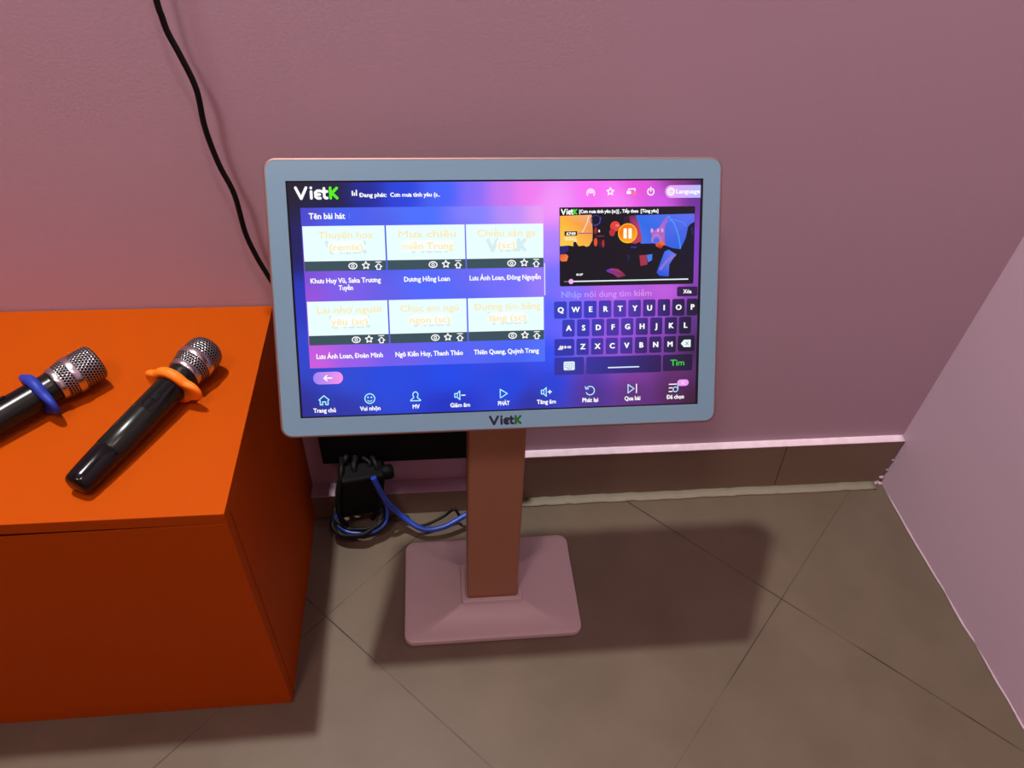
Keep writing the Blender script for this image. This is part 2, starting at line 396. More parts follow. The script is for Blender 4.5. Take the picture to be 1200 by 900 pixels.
class D2:
    def __init__(self): self.v = []; self.f = []; self.c = []
    def poly(self, pts, z, col):
        o = len(self.v)
        for (a, b) in pts: self.v.append(((a-960)*K, (540-b)*K, z*.00011)); self.c.append(col(a, b))
        # counter-clockwise seen from the front
        ar = sum(pts[i-1][0]*pts[i][1]-pts[i][0]*pts[i-1][1] for i in range(len(pts)))
        idx = list(range(o, o+len(pts)))
        self.f.append(tuple(idx if ar < 0 else idx[::-1]))
    def grid(self, x0, y0, x1, y1, nx, ny, z, col):
        for i in range(nx):
            for j in range(ny):
                a, b = x0+(x1-x0)*i/nx, x0+(x1-x0)*(i+1)/nx; c, d = y0+(y1-y0)*j/ny, y0+(y1-y0)*(j+1)/ny
                self.poly([(a,c),(b,c),(b,d),(a,d)], z, col)
    def rr(self, x0, y0, x1, y1, r, z, col): self.poly(rrect(x0, y0, x1, y1, r, 5), z, col)
    def disc(self, x, y, rx, z, col, ry=None, n=20):
        ry = ry or rx; self.poly([(x+rx*math.cos(2*PI*k/n), y+ry*math.sin(2*PI*k/n)) for k in range(n)], z, col)
    def stroke(self, pts, w, z, col, closed=False, cap=True):
        P = list(pts)+([pts[0]] if closed else [])
        for i, ((a, b), (c, d)) in enumerate(zip(P[:-1], P[1:])):
            l = math.hypot(c-a, d-b) or 1; nx, ny = -(d-b)/l*w/2, (c-a)/l*w/2
            self.poly([(a+nx,b+ny),(c+nx,d+ny),(c-nx,d-ny),(a-nx,b-ny)], z+.02*(i % 3), col)
        if cap:
            for i, (a, b) in enumerate(pts): self.disc(a, b, w/2, z+.07+.012*(i % 2), col, n=10)
    def arc(self, x, y, r, a0, a1, w, z, col, n=16, ry=None):
        ry = ry or r
        self.stroke([(x+r*math.cos(a0+(a1-a0)*k/n), y+ry*math.sin(a0+(a1-a0)*k/n)) for k in range(n+1)], w, z, col)
    def build(self, name, parent, loc=None, rot=None):
        me = bpy.data.meshes.new(name); me.from_pydata(self.v, [], self.f); me.materials.append(M['glow'])
        at = me.color_attributes.new('glow', 'FLOAT_COLOR', 'POINT')
        for i, c in enumerate(self.c): at.data[i].color = (*c, 1)
        o = bpy.data.objects.new(name, me); C.objects.link(o); o.parent = parent
        if loc: o.location = loc
        if rot: o.rotation_euler = rot
        return o

# ---------- lettering: base letters come from Blender's built-in typeface, Vietnamese marks are drawn on
CHARS = "ABCDEGHIJKLMNOPQRSTUVWXYZFabcdeghiklmnopqrstuvwxyfjz0123456789,.()[]:#+=-|/"
BOLD = .010
_tmp = {}
for ch in dict.fromkeys(CHARS+"ıđ"):
    for key, body in ((ch, ch), (ch+'w', 'H'+ch+'H')):
        cu = bpy.data.curves.new('glyph', 'FONT'); cu.body = body; cu.size = 1.0; cu.resolution_u = 2
        if key == ch and ch not in 'MWmw': cu.offset = BOLD
        o = bpy.data.objects.new('glyph', cu); C.objects.link(o); _tmp[key] = o
cu = bpy.data.curves.new('glyph', 'FONT'); cu.body = 'HH'; cu.size = 1.0; o = bpy.data.objects.new('glyph', cu); C.objects.link(o); _tmp['HHw'] = o
bpy.context.view_layer.update()
dg = bpy.context.evaluated_depsgraph_get()
HH = _tmp['HHw'].dimensions.x
GL = {}
for ch in dict.fromkeys(CHARS+"ıđ"):
    o = _tmp[ch]; me = o.evaluated_get(dg).to_mesh()
    vs = [(v.co.x, v.co.y) for v in me.vertices]; fs = [tuple(p.vertices) for p in me.polygons]
    GL[ch] = (vs, fs, _tmp[ch+'w'].dimensions.x-HH)
    o.evaluated_get(dg).to_mesh_clear()
CAPH = max(y for x, y in GL['H'][0]); XH = max(y for x, y in GL['x'][0])
for o in _tmp.values():
    cu = o.data; bpy.data.objects.remove(o); bpy.data.curves.remove(cu)

def text(d, s, x, y, h, z, col, w=None, align='L', slant=0, sink=None, twice=True):
    if twice and col is WHITE:
        text(d, s, x+1.3, y, h, z+.1, col, w, align, slant, sink, False)
        text(d, s, x, y-.9, h, z+.2, col, w, align, slant, sink, False)
    """draw s with capitals h high, baseline at y (display units); w fits the line to a width"""
    sc = h/CAPH; sink = sink or (lambda pts, zz: d.poly(pts, zz, col))
    items = []; pen = 0
    for ch in s:
        if ch == ' ': pen += .26; continue
        dec = unicodedata.normalize('NFD', ch); base, marks = dec[0], dec[1:]
        if ch == 'đ': base, marks = 'd', 'đ'
        if ch == 'Đ': base, marks = 'D', 'Đ'
        g = 'ı' if (base == 'i' and any(m in '\u0300\u0301\u0309\u0303' for m in marks)) else base
        adv = GL[base][2]; items.append((g, marks, pen, adv, base)); pen += adv
    tot = pen*sc; fx = 1.0
    if w: fx = w/tot; tot = w
    x0 = x if align == 'L' else (x-tot/2 if align == 'C' else x-tot)
    def P(a, b): return (x0+a*sc*fx+slant*b*sc, y-b*sc)
    for g, marks, px, adv, base in items:
        vs, fs, _ = GL[g]
        for f in fs: sink([P(px+vs[i][0], vs[i][1]) for i in f], z)
        up = base.isupper(); top = CAPH if up else (CAPH if base in 'bdhkl' else XH); cx = px+adv*.5; t = .075
        def st(pts, zz=.05):
            for (a, b), (c, e) in zip(pts[:-1], pts[1:]):
                l = math.hypot(c-a, e-b) or 1; nx, ny = -(e-b)/l*t/2, (c-a)/l*t/2
                sink([P(a+nx,b+ny), P(c+nx,e+ny), P(c-nx,e-ny), P(a-nx,b-ny)], z+zz)
        yy = top+.06
        if '\u0302' in marks: st([(cx-.13, yy), (cx, yy+.12)]); st([(cx, yy+.12), (cx+.13, yy)], .06); yy += .14
        if '\u0306' in marks: st([(cx-.12, yy+.10), (cx-.06, yy+.02), (cx+.06, yy+.02), (cx+.12, yy+.10)]); yy += .12
        for m in marks:
            if m == '\u0301': st([(cx-.03, yy+.01), (cx+.09, yy+.14)], .07)
            elif m == '\u0300': st([(cx+.03, yy+.01), (cx-.09, yy+.14)], .07)
            elif m == '\u0309': st([(cx-.06, yy+.14), (cx+.05, yy+.15), (cx+.05, yy+.08), (cx, yy+.02)], .07)
            elif m == '\u0303': st([(cx-.13, yy+.03), (cx-.05, yy+.10), (cx+.05, yy+.05), (cx+.13, yy+.12)], .07)
            elif m == '\u0323': st([(cx-.04, -.13), (cx+.04, -.13)], .07)
            elif m == '\u031b': st([(px+adv*.80, top-.08), (px+adv*.98, top-.02), (px+adv*1.02, top+.10)], .08)
            elif m == 'đ': st([(px+adv*.42, CAPH-.12), (px+adv*1.06, CAPH-.12)], .07)
            elif m == 'Đ': st([(px-.04, CAPH*.5), (px+adv*.48, CAPH*.5)], .07)
    return tot

def brand(x0, y0, w, h, z, sink_a, sink_b, lw=21):
    """the word mark: V i e t in one colour, K in the other, drawn with thick strokes"""
    def T(p): return (x0+p[0]/330*w, y0+p[1]/98*h)
    S = [[(13,6),(51,90),(90,6)], [(126,36),(126,88)], [(126,7),(126,8)], [(192,31),(172,31),(158,42),(158,77),(172,88),(192,88)], [(162,59.5),(188,59.5)],
         [(222,12),(222,76),(230,87),(242,87)], [(206,36),(242,36)]]
    Kk = [[(268,8),(268,88)], [(316,10),(278,49),(316,88)]]
    for group, sk in ((S, sink_a), (Kk, sink_b)):
        for n_, s in enumerate(group): sk([T(p) for p in s], lw/330*w, z+.02*n_)

# screen part with background
d = D2(); d.grid(0, 0, 1920, 1080, 64, 36, 0, bgcol)
screen = d.build('screen', kiosk, MC, MROT); screen['label'] = 'lit display with blue to pink gradient'
bo = .0
# dark inactive border of the display panel
d = D2()
for (a, b, c, e) in ((0,0,1920,7),(0,0,9,1080),(1908,0,1920,1080),(0,1074,1920,1080)): d.rr(a, b, c, e, .5, 2, flat((16,14,26)))
d.build('display_border', screen)

# header
d = D2()
def ska(z, col): return lambda pts, w, zz: d.stroke(pts, w, zz, col)
brand(34, 26, 197, 55, 3, ska(3, WHITE), ska(3, flat((86, 240, 16))))
d.build('header_logo', screen)
d = D2()
for k, (hh) in enumerate((22, 14, 26)): d.rr(288+k*9, 66-hh, 294+k*9, 66, 1, 3, WHITE)
text(d, 'Đang phát:', 321, 72, 18, 3, WHITE, w=122); text(d, 'Cơn mưa tình yêu (s..', 458, 72, 18, 3, WHITE, w=226)
d.build('now_playing_line', screen)

def star(cx, cy, r, ratio=.48): return [(cx+(r if k % 2 == 0 else r*ratio)*math.sin(PI*k/5), cy-(r if k % 2 == 0 else r*ratio)*math.cos(PI*k/5)) for k in range(10)]
# header icons
PINKW = flat((255, 240, 255))
d = D2(); 
for r in (18, 11, 4): d.arc(1382, 62, r, PI, 2*PI, 5, 3, PINKW)
d.arc(1382, 62, 18, PI*.8, PI, 5, 3, PINKW, 4); d.arc(1382, 62, 18, 0, PI*.2, 5, 3, PINKW, 4); d.build('header_icon', screen)
d = D2(); d.stroke(star(1475, 56, 17), 6, 3, PINKW, True); d.build('header_icon', screen)
d = D2(); d.stroke([(1556,64),(1562,46),(1592,44),(1592,60)], 6, 3, PINKW); d.rr(1552, 54, 1574, 68, 4, 3.3, PINKW); d.disc(1590, 64, 10, 3.6, flat((250,120,150))); d.build('header_icon', screen)
d = D2(); d.arc(1668, 58, 15, -PI*.32, PI*1.32, 6, 3, PINKW, 20); d.stroke([(1668, 38), (1668, 56)], 6, 3.2, PINKW); d.build('header_icon', screen)
d = D2()
lg = field([((1740,58),(235,165,250)),((1830,58),(222,185,255)),((1910,58),(180,185,255))])
pts = [(1766+29*math.cos(a), 58+29*math.sin(a)) for a in [PI/2+PI*k/12 for k in range(13)]]
d.poly([(1909,87)]+pts+[(1909,29)], 3, lg); d.disc(1765, 58, 19, 3.4, flat((255,246,255)))
d.arc(1765, 58, 10, 0, 2*PI, 2.5, 3.6, flat((225,175,245)), 18); d.stroke([(1755,58),(1775,58)], 2.5, 3.6, flat((225,175,245))); d.stroke([(1765,48),(1765,68)], 2.5, 3.7, flat((225,175,245)))
text(d, 'Language', 1788, 67, 19, 3.4, WHITE, w=118); d.build('language_button', screen)

# list panel
d = D2(); d.grid(57, 117, 1161, 845, 46, 30, 1, pcol)
text(d, 'Tên bài hát', 92, 167, 26, 2.5, WHITE, w=160); d.rr(272, 142, 274, 166, .8, 2.5, flat((120,140,250)))
d.rr(1160, 380, 1165, 530, 2, 2.5, flat((225,220,255))); d.build('list_panel', screen)

PLATE = flat((233, 255, 255)); STRIP = flat((58, 82, 92)); WM = flat((214, 238, 241)); TI = flat((255, 232, 170)); TIW = flat((255, 252, 240)); TIY = flat((255, 222, 40))
def eye(d, x, y, z):
    d.stroke([(x+18*math.cos(2*PI*k/20), y+13*math.sin(2*PI*k/20)*(1 if True else 1)) for k in range(20)], 5, z, WHITE, True); d.arc(x, y, 6, 0, 2*PI, 4, z+.2, WHITE, 12)
def up_icon(d, x, y, z):
    d.stroke([(x-12,y-16),(x+12,y-16)], 4, z, WHITE); d.stroke([(x,y-9),(x+15,y+5),(x+8,y+5),(x+8,y+17),(x-8,y+17),(x-8,y+5),(x-15,y+5)], 4.5, z, WHITE, True)
cards = [(61, 198, 427, ['Thuyền hoa', '(remix)'], ['Khưu Huy Vũ, Saka Trương', 'Tuyền'], (318, 66)),
         (434, 198, 792, ['Mưa chiều', 'miền Trung'], ['Dương Hồng Loan'], (213,)),
         (798, 198, 1157, ['Chiều sân ga', '(sc)'], ['Lưu Ánh Loan, Đông Nguyễn'], (337,)),
         (61, 537, 425, ['Lại nhớ người', 'yêu (sc)'], ['Lưu Ánh Loan, Đoàn Minh'], (307,)),
         (432, 537, 791, ['Chúc em ngủ', 'ngon (sc)'], ['Ngô Kiến Huy, Thanh Thảo'], (318,)),
         (798, 537, 1156, ['Đường tím bằng', 'lăng (sc)'], ['Thiên Quang, Quỳnh Trang'], (310,))]
TW = [(243, 155), (270, 235), (274, 84), (298, 170), (275, 190), (315, 180)]
for i, (x0, y0, x1, ti, na, nw) in enumerate(cards):
    d = D2()
    d.poly([(x0,y0),(x1,y0),(x1,y0+157),(x0,y0+157)], 2.5, PLATE); d.poly([(x0,y0+157),(x1,y0+157),(x1,y0+201),(x0,y0+201)], 2.5, STRIP)
    cx = (x0+x1)/2+7
    brand(cx-94, y0+70, 186, 54, 3, ska(3, WM), ska(3, WM), 30)
    d.rr(cx-TW[i][1]/2-4, y0+66, cx+TW[i][1]/2+4, y0+118, 20, 3.6, flat((247, 255, 252)))
    for k, t_ in enumerate(ti):
        yy = y0+55+k*55
        text(d, t_, cx, yy, 30, 3.9, TIY if (i, k) in () else TI, w=TW[i][k], align='C')
    ys = y0+180
    eye(d, x1-150, ys, 3); d.stroke(star(x1-91, ys-1, 17, .5), 5, 3, WHITE, True); up_icon(d, x1-34, ys, 3)
    yb = 454 if y0 < 300 else 802
    for k, t_ in enumerate(na): text(d, t_, (x0+x1)/2-2 if i not in (0,) else 240, yb+k*33, 22, 3, WHITE, w=nw[k], align='C')
    d.build('song_card', screen)

# back pill and bottom menu
d = D2(); d.rr(68, 864, 205, 922, 28, 2, field([((70,893),(150,130,245)),((110,893),(190,140,240)),((160,893),(236,140,232)),((205,893),(246,150,236))]))
d.stroke([(154,893),(119,893)], 6, 3, WHITE); d.stroke([(131,881),(118,893),(131,905)], 6, 3.2, WHITE); d.build('back_button', screen)
CY = field([((0,975),(190,250,255)),((0,1015),(150,235,255)),((1920,975),(210,245,255)),((1920,1015),(120,205,255)),((960,975),(190,245,255)),((960,1015),(150,230,255))])
def home(d, x, y): d.stroke([(x-23,y-1),(x,y-21),(x+23,y-1),(x+18,y+2),(x+18,y+22),(x+7,y+22),(x+7,y+8),(x-7,y+8),(x-7,y+22),(x-18,y+22),(x-18,y+2)], 5, 3, CY, True)
def smile(d, x, y):
    d.arc(x, y, 23, 0, 2*PI, 5, 3, CY, 24); d.disc(x-8, y-6, 4, 3.4, CY); d.disc(x+8, y-6, 4, 3.4, CY); d.arc(x, y+1, 12, .2*PI, .8*PI, 4, 3.4, CY, 8)
def person(d, x, y): d.arc(x, y-9, 12, .75*PI, 2.25*PI, 5, 3, CY, 16, 14); d.stroke([(x-8,y+2),(x-12,y+8),(x-23,y+16),(x-23,y+20),(x+23,y+20),(x+23,y+16),(x+12,y+8),(x+8,y+2)], 5, 3.2, CY)
def spk(d, x, y, plus):
    d.stroke([(x-24,y-9),(x-13,y-9),(x,y-21),(x,y+21),(x-13,y+9),(x-24,y+9)], 5, 3, CY, True); d.stroke([(x-12,y-8),(x-12,y+8)], 4, 3.2, CY)
    d.stroke([(x+9,y),(x+25,y)], 5, 3.2, WHITE)
    if plus: d.stroke([(x+17,y-8),(x+17,y+8)], 5, 3.3, WHITE)
def play(d, x, y): d.stroke([(x-15,y-21),(x+19,y),(x-15,y+21)], 5, 3, CY, True)
def redo(d, x, y): d.arc(x, y, 21, -PI*.75, PI*.85, 5, 3, CY, 22); d.stroke([(x-24,y-20),(x-20,y-8),(x-8,y-10)], 5, 3.2, CY)
def skip(d, x, y): d.stroke([(x-22,y-21),(x+8,y),(x-22,y+21)], 5, 3, CY, True); d.stroke([(x+20,y-21),(x+20,y+21)], 5, 3.2, WHITE)
def chosen(d, x, y):
    for k, ww in enumerate((38, 16, 16)): d.stroke([(x-24,y-18+k*18),(x-24+ww,y-18+k*18)], 5, 3, WHITE)
    d.arc(x+8, y+8, 12, 0, 2*PI, 5, 3.2, CY, 14); d.stroke([(x+20,y+8),(x+20,y-22),(x+28,y-22)], 5, 3.3, CY)
    d.rr(x+16, y-40, x+74, y-8, 16, 3.6, flat((240,160,245))); d.arc(x+45, y-24, 6, 0, 2*PI, 3, 3.8, flat((255,225,255)), 10)
menu = [(112,997,home,'Trang chủ',104,1056),(324,997,smile,'Vui nhộn',96,1054),(538,995,person,'MV',34,1053),(748,996,lambda d,x,y: spk(d,x,y,0),'Giảm âm',96,1053),(957,995,play,'PHÁT',56,1052),
        (1165,994,lambda d,x,y: spk(d,x,y,1),'Tăng âm',94,1052),(1380,995,redo,'Phát lại',80,1051),(1590,992,skip,'Qua bài',80,1050),(1798,995,chosen,'Đã chọn',88,1050)]
for x_, y_, fn, s_, w_, yb in menu:
    d = D2(); fn(d, x_, y_); text(d, s_, x_+(8 if s_ == 'Đã chọn' else 0), yb, 20, 3, WHITE, w=w_, align='C'); d.build('menu_icon', screen)

# search line and on-screen keyboard
d = D2(); text(d, 'Nhập nội dung tìm kiếm', 1239, 543, 29, 2, field([((1240,530),(160,160,255)),((1450,530),(205,150,250)),((1680,530),(228,145,240))]), w=442); d.build('search_line', screen)
def key(x0, y0, x1, y1, s, h=25, col=WHITE, w=None, draw=None):
    d = D2(); d.rr(x0, y0, x1, y1, 8, 2, kcol)
    if draw: draw(d, (x0+x1)/2, (y0+y1)/2)
    elif s:
        text(d, s, (x0+x1)/2, (y0+y1)/2+h*.48, h, 3, col, w=w, align='C')
        if len(s) == 1: text(d, s, (x0+x1)/2+1.6, (y0+y1)/2+h*.48, h, 3.35, col, w=w, align='C')
    d.build('key', screen)
key(1804, 503, 1906, 549, 'Xóa', 18, WHITE, 40)
for k, ch in enumerate('QWERTYUIOP'): key(1206+72*k, 561, 1206+72*k+(61 if k < 9 else 54), 642, ch)
for k, ch in enumerate('ASDFGHJKL'): key(1245+71.6*k, 648, 1245+71.6*k+60, 730, ch)
key(1206, 740, 1303, 821, '.#+=', 20, WHITE, 66)
for k, ch in enumerate('ZXCVBNM'): key(1313+71.7*k, 740, 1313+71.7*k+60, 819, ch)
def backsp(d, x, y):
    d.poly([(x-27,y),(x-12,y-18),(x+22,y-18),(x+22,y+18),(x-12,y+18)], 3, flat((235,248,250)))
    d.stroke([(x-2,y-7),(x+10,y+7)], 4, 3.4, flat((150,160,170))); d.stroke([(x-2,y+7),(x+10,y-7)], 4, 3.6, flat((150,160,170)))
key(1814, 739, 1897, 816, '', draw=backsp)
def kb(d, x, y):
    d.rr(x-27, y-22, x+27, y+20, 6, 3, flat((225,245,255)))
    for r in range(3):
        for c in range(6): d.rr(x-22+c*7.6, y-15+r*9, x-18.5+c*7.6, y-11+r*9, .8, 3.3, flat((120,120,170)))
    d.rr(x-12, y+12, x+12, y+15, 1, 3.3, flat((120,120,170)))
key(1205, 829, 1350, 914, '', draw=kb)
key(1361, 830, 1732, 914, '', draw=lambda d, x, y: d.stroke([(1470,885),(1620,885)], 6, 3, flat((215,235,255))))
key(1740, 831, 1888, 911, 'Tìm', 29, flat((60, 225, 50)), 72)

# video window
def vid(cx, cy):
    t = (cx-85)/1010; return (1234+(cx-85)*.6435, 126+(cy-(80-15*t))/(588-8*t)*364)
def V(*p): return [vid(*q) for q in p]
d = D2(); DK = flat((22, 20, 32))
d.rr(1234, 126, 1884, 490, 8, 2, DK)
BL = field([(vid(680,180),(40,110,235)),(vid(800,160),(40,105,240)),(vid(1000,140),(60,120,250)),(vid(1060,160),(100,110,240)),(vid(950,320),(30,100,225)),(vid(760,300),(70,120,235)),(vid(880,250),(60,85,215)),(vid(1020,260),(50,90,220))])
d.grid(0, 0, 1, 1, 1, 1, 2, DK)
d.poly(V((650,134),(1092,120),(1092,185),(1045,215),(1030,300),(990,385),(900,372),(860,340),(690,345)), 2.3, BL)
OR = field([(vid(100,150),(255,180,60)),(vid(95,340),(255,205,90)),(vid(180,350),(250,205,60)),(vid(230,170),(240,140,90)),(vid(265,190),(255,190,40)),(vid(300,160),(240,170,140)),(vid(260,260),(205,95,110)),(vid(265,350),(255,185,70)),(vid(320,240),(240,150,70)),(vid(150,260),(250,130,70))])
d.poly(V((88,142),(322,132),(330,250),(328,320),(305,362),(285,370),(262,360),(226,366),(212,345),(205,330),(188,330),(186,366),(150,360),(88,366)), 2.3, OR)
d.poly(V((88,366),(150,360),(150,400),(110,425),(88,425)), 2.3, flat((34,36,110)))
d.stroke(V((222,270),(325,268)), 4, 2.6, flat((170,70,150))); d.stroke(V((300,140),(290,190),(255,260)), 5, 2.6, flat((255,215,190)))
d.poly(V((122,256),(215,254),(215,286),(122,288)), 2.7, flat((20,24,34)))
text(d, '6749', *vid(134, 284), 13, 3, WHITE, w=45)
for yy, a, b in ((305,120,205),(318,126,212),(330,190,212)): d.stroke(V((a,yy),(b,yy-1)), 3.4, 2.9, flat((255,250,225)))
d.stroke([vid(352+34*math.cos(a), 172+36*math.sin(a)) for a in [2*PI*k/18 for k in range(18)]], 4, 2.5, flat((52,48,150)), True)
d.stroke(V((390,150),(380,195),(345,215)), 4, 2.6, flat((80,70,200)))
for (a, b, rx, ry, c) in ((352,250,12,26,(150,40,40)),(352,335,14,32,(225,80,40)),(408,345,10,30,(170,45,50)),(378,252,6,11,(255,240,210)),(385,290,36,5,(120,40,70)),(384,340,6,36,(60,24,60))):
    q = vid(a, b); d.disc(q[0], q[1], rx*.64, 2.5, flat(c), ry*.62, 12)
q = vid(497, 217); d.disc(q[0], q[1], 24, 2.5, flat((225,70,55)), 24, 16)
q = vid(475, 262); d.disc(q[0], q[1], 14, 2.6, flat((190,45,60)), 18, 14)
q = vid(512, 210); d.disc(q[0], q[1], 9, 2.8, flat((240,120,130)), 6, 10)
d.poly(V((560,190),(590,140),(648,133),(680,215),(700,325),(650,345),(600,340)), 2.4, field([(vid(620,160),(95,40,90)),(vid(680,230),(190,60,120)),(vid(690,320),(190,60,80))]))
d.poly(V((560,150),(600,136),(610,190),(560,210)), 2.5, flat((50,24,48)))
d.poly(V((880,138),(905,138),(870,215),(868,330),(880,360),(800,345),(770,335),(775,290),(760,255),(820,235)), 2.5, field([(vid(890,150),(140,100,215)),(vid(800,250),(185,110,200)),(vid(860,320),(215,90,120)),(vid(780,320),(120,110,220))]))
d.arc(*vid(808, 315), 22, PI*.9, 2.1*PI, 5, 2.7, flat((205,125,215))); q = vid(808, 322); d.disc(q[0], q[1], 14, 2.65, flat((60,110,235)))
for a in (772, 818, 850): q = vid(a, 245); d.disc(q[0], q[1], 6, 2.8, flat((240,160,220)), 10, 8)
d.stroke([vid(*p) for p in ((895,140),(940,195),(970,270),(985,340),(990,380))], 5, 2.7, flat((70,160,255)))
d.stroke([vid(*p) for p in ((880,185),(930,165),(1000,180),(1035,215))], 4, 2.6, flat((80,140,250)))
d.poly(V((1092,180),(1058,200),(1042,260),(1030,320),(985,392),(1000,440),(940,600),(1092,640)), 2.9, flat((20,20,40)))
d.stroke(V((1075,225),(1082,275)), 9, 3.1, flat((38,36,100)))
d.poly(V((610,360),(700,356),(860,352),(980,395),(965,410),(870,395),(800,400),(690,402),(620,410)), 2.8, flat((20,18,34)))
d.stroke(V((620,372),(655,372)), 8, 3, flat((50,42,140)))
for (a, b, c) in ((820,352,(225,80,50)),(848,345,(240,110,40)),(838,362,(190,50,40))): q = vid(a, b); d.disc(q[0], q[1], 12, 2.95, flat(c), 11, 10)
d.poly(V((680,432),(735,428),(742,500),(690,512)), 2.6, flat((165,50,72))); d.poly(V((736,428),(778,422),(776,468),(745,485)), 2.6, flat((60,125,232)))
d.poly(V((870,402),(900,388),(962,425),(940,450),(908,500),(905,590),(835,585),(812,560),(845,470)), 3.0, field([(vid(880,420),(60,110,240)),(vid(930,440),(110,120,230)),(vid(860,570),(40,85,225))]))
d.stroke(V((945,432),(890,470),(840,535)), 12, 3.2, flat((140,115,215)))
d.poly(V((428,545),(470,530),(520,535),(555,560),(580,585),(520,602),(490,575),(445,560)), 2.5, field([(vid(440,545),(80,50,190)),(vid(490,540),(205,60,50)),(vid(540,580),(120,40,60))]))
d.poly(V((88,428),(135,425),(150,440),(138,478),(100,480),(88,470)), 2.5, field([(vid(95,440),(225,70,70)),(vid(125,470),(250,140,40))]))
d.stroke(V((597,430),(600,460)), 7, 2.5, flat((36,40,110)))
# title strip, progress line, pause button
d.rr(1234, 126, 1884, 160, 4, 3.1, flat((24,22,34)))
brand(1241, 134, 77, 25, 3.6, ska(3.6, WHITE), ska(3.6, flat((60,225,40))), 26)
text(d, '[Cơn mưa tình yêu (sc)] , Tiếp theo  [Tùng yêu]', 1326, 153, 15, 3.6, WHITE, w=380)
d.stroke([(1256,468),(1288,468)], 5, 3.3, flat((120,115,140))); d.stroke([(1288,468),(1856,467)], 6, 3.3, flat((225,240,240))); d.disc(1288, 468, 12, 3.6, flat((242,178,250)))
text(d, '01:37', 1312, 441, 9, 3.3, WHITE, w=30, slant=.25)
q = vid(590, 268); PB = field([((q[0],q[1]-45),(250,110,10)),((q[0],q[1]+45),(255,190,20)),((q[0]-40,q[1]),(255,120,10)),(q,(255,150,10))])
d.disc(q[0], q[1], 46, 3.4, PB, 46, 28); d.arc(q[0], q[1], 44, 0, 2*PI, 4, 3.5, flat((255,200,40)), 28)
for s in (-12, 12): d.rr(q[0]+s-8, q[1]-23, q[0]+s+8, q[1]+24, 2, 3.8, flat((255,252,240)))
d.build('video_window', screen)

# printed word mark on the lower bezel
x = MB()
def prn(mi):
    def f(pts, w, z):
        dd = D2(); dd.stroke(pts, w, z, WHITE)
        x.add(dd.v, dd.f, mi)
    return f
brand(884, 1103, 160, 43, 1, prn(0), prn(1), 24)
o = x.build('brand_mark', [M['navy'], M['green']], bz, (0, 0, .0012)); o['label'] = 'navy and green printed lettering'

# ------------------------------------------------------------------ microphones
def ring_mesh(mb, s, wid=.0415, rh=.0275, th=.0130):
    """eye-shaped rubber ring with two wings, bored for the handle"""
    n = 72; outer = []
    thick = []
    for k in range(n):
        a = 2*PI*k/n; ca = abs(math.cos(a))
        hw = .0135; cc = wid-hw; sn = abs(math.sin(a))
        cap = cc*ca+math.sqrt(max(0, hw*hw-cc*cc*sn*sn)) if cc*sn <= hw else hw/sn
        r = (rh**9+cap**9)**(1/9)
        outer.append((r*math.cos(a), r*math.sin(a))); thick.append(th*(1-.36*ca**8))
    def rg(sc, q): return [(s+t*q, p[0]*sc, p[1]*sc) for p, t in zip(outer, thick)]
    inn = [(.0182*math.cos(2*PI*k/n), .0182*math.sin(2*PI*k/n)) for k in range(n)]
    seq = [[(s-t*.5, p[0], p[1]) for p, t in zip(inn, thick)]]
    seq += [rg(.84, -.5), rg(.94, -.38), rg(1.0, -.13), rg(1.0, .13), rg(.94, .38), rg(.84, .5)]
    seq.append([(s+t*.5, p[0], p[1]) for p, t in zip(inn, thick)])
    seq.append(seq[0])
    mb.loft(seq, 0, True, False, False)

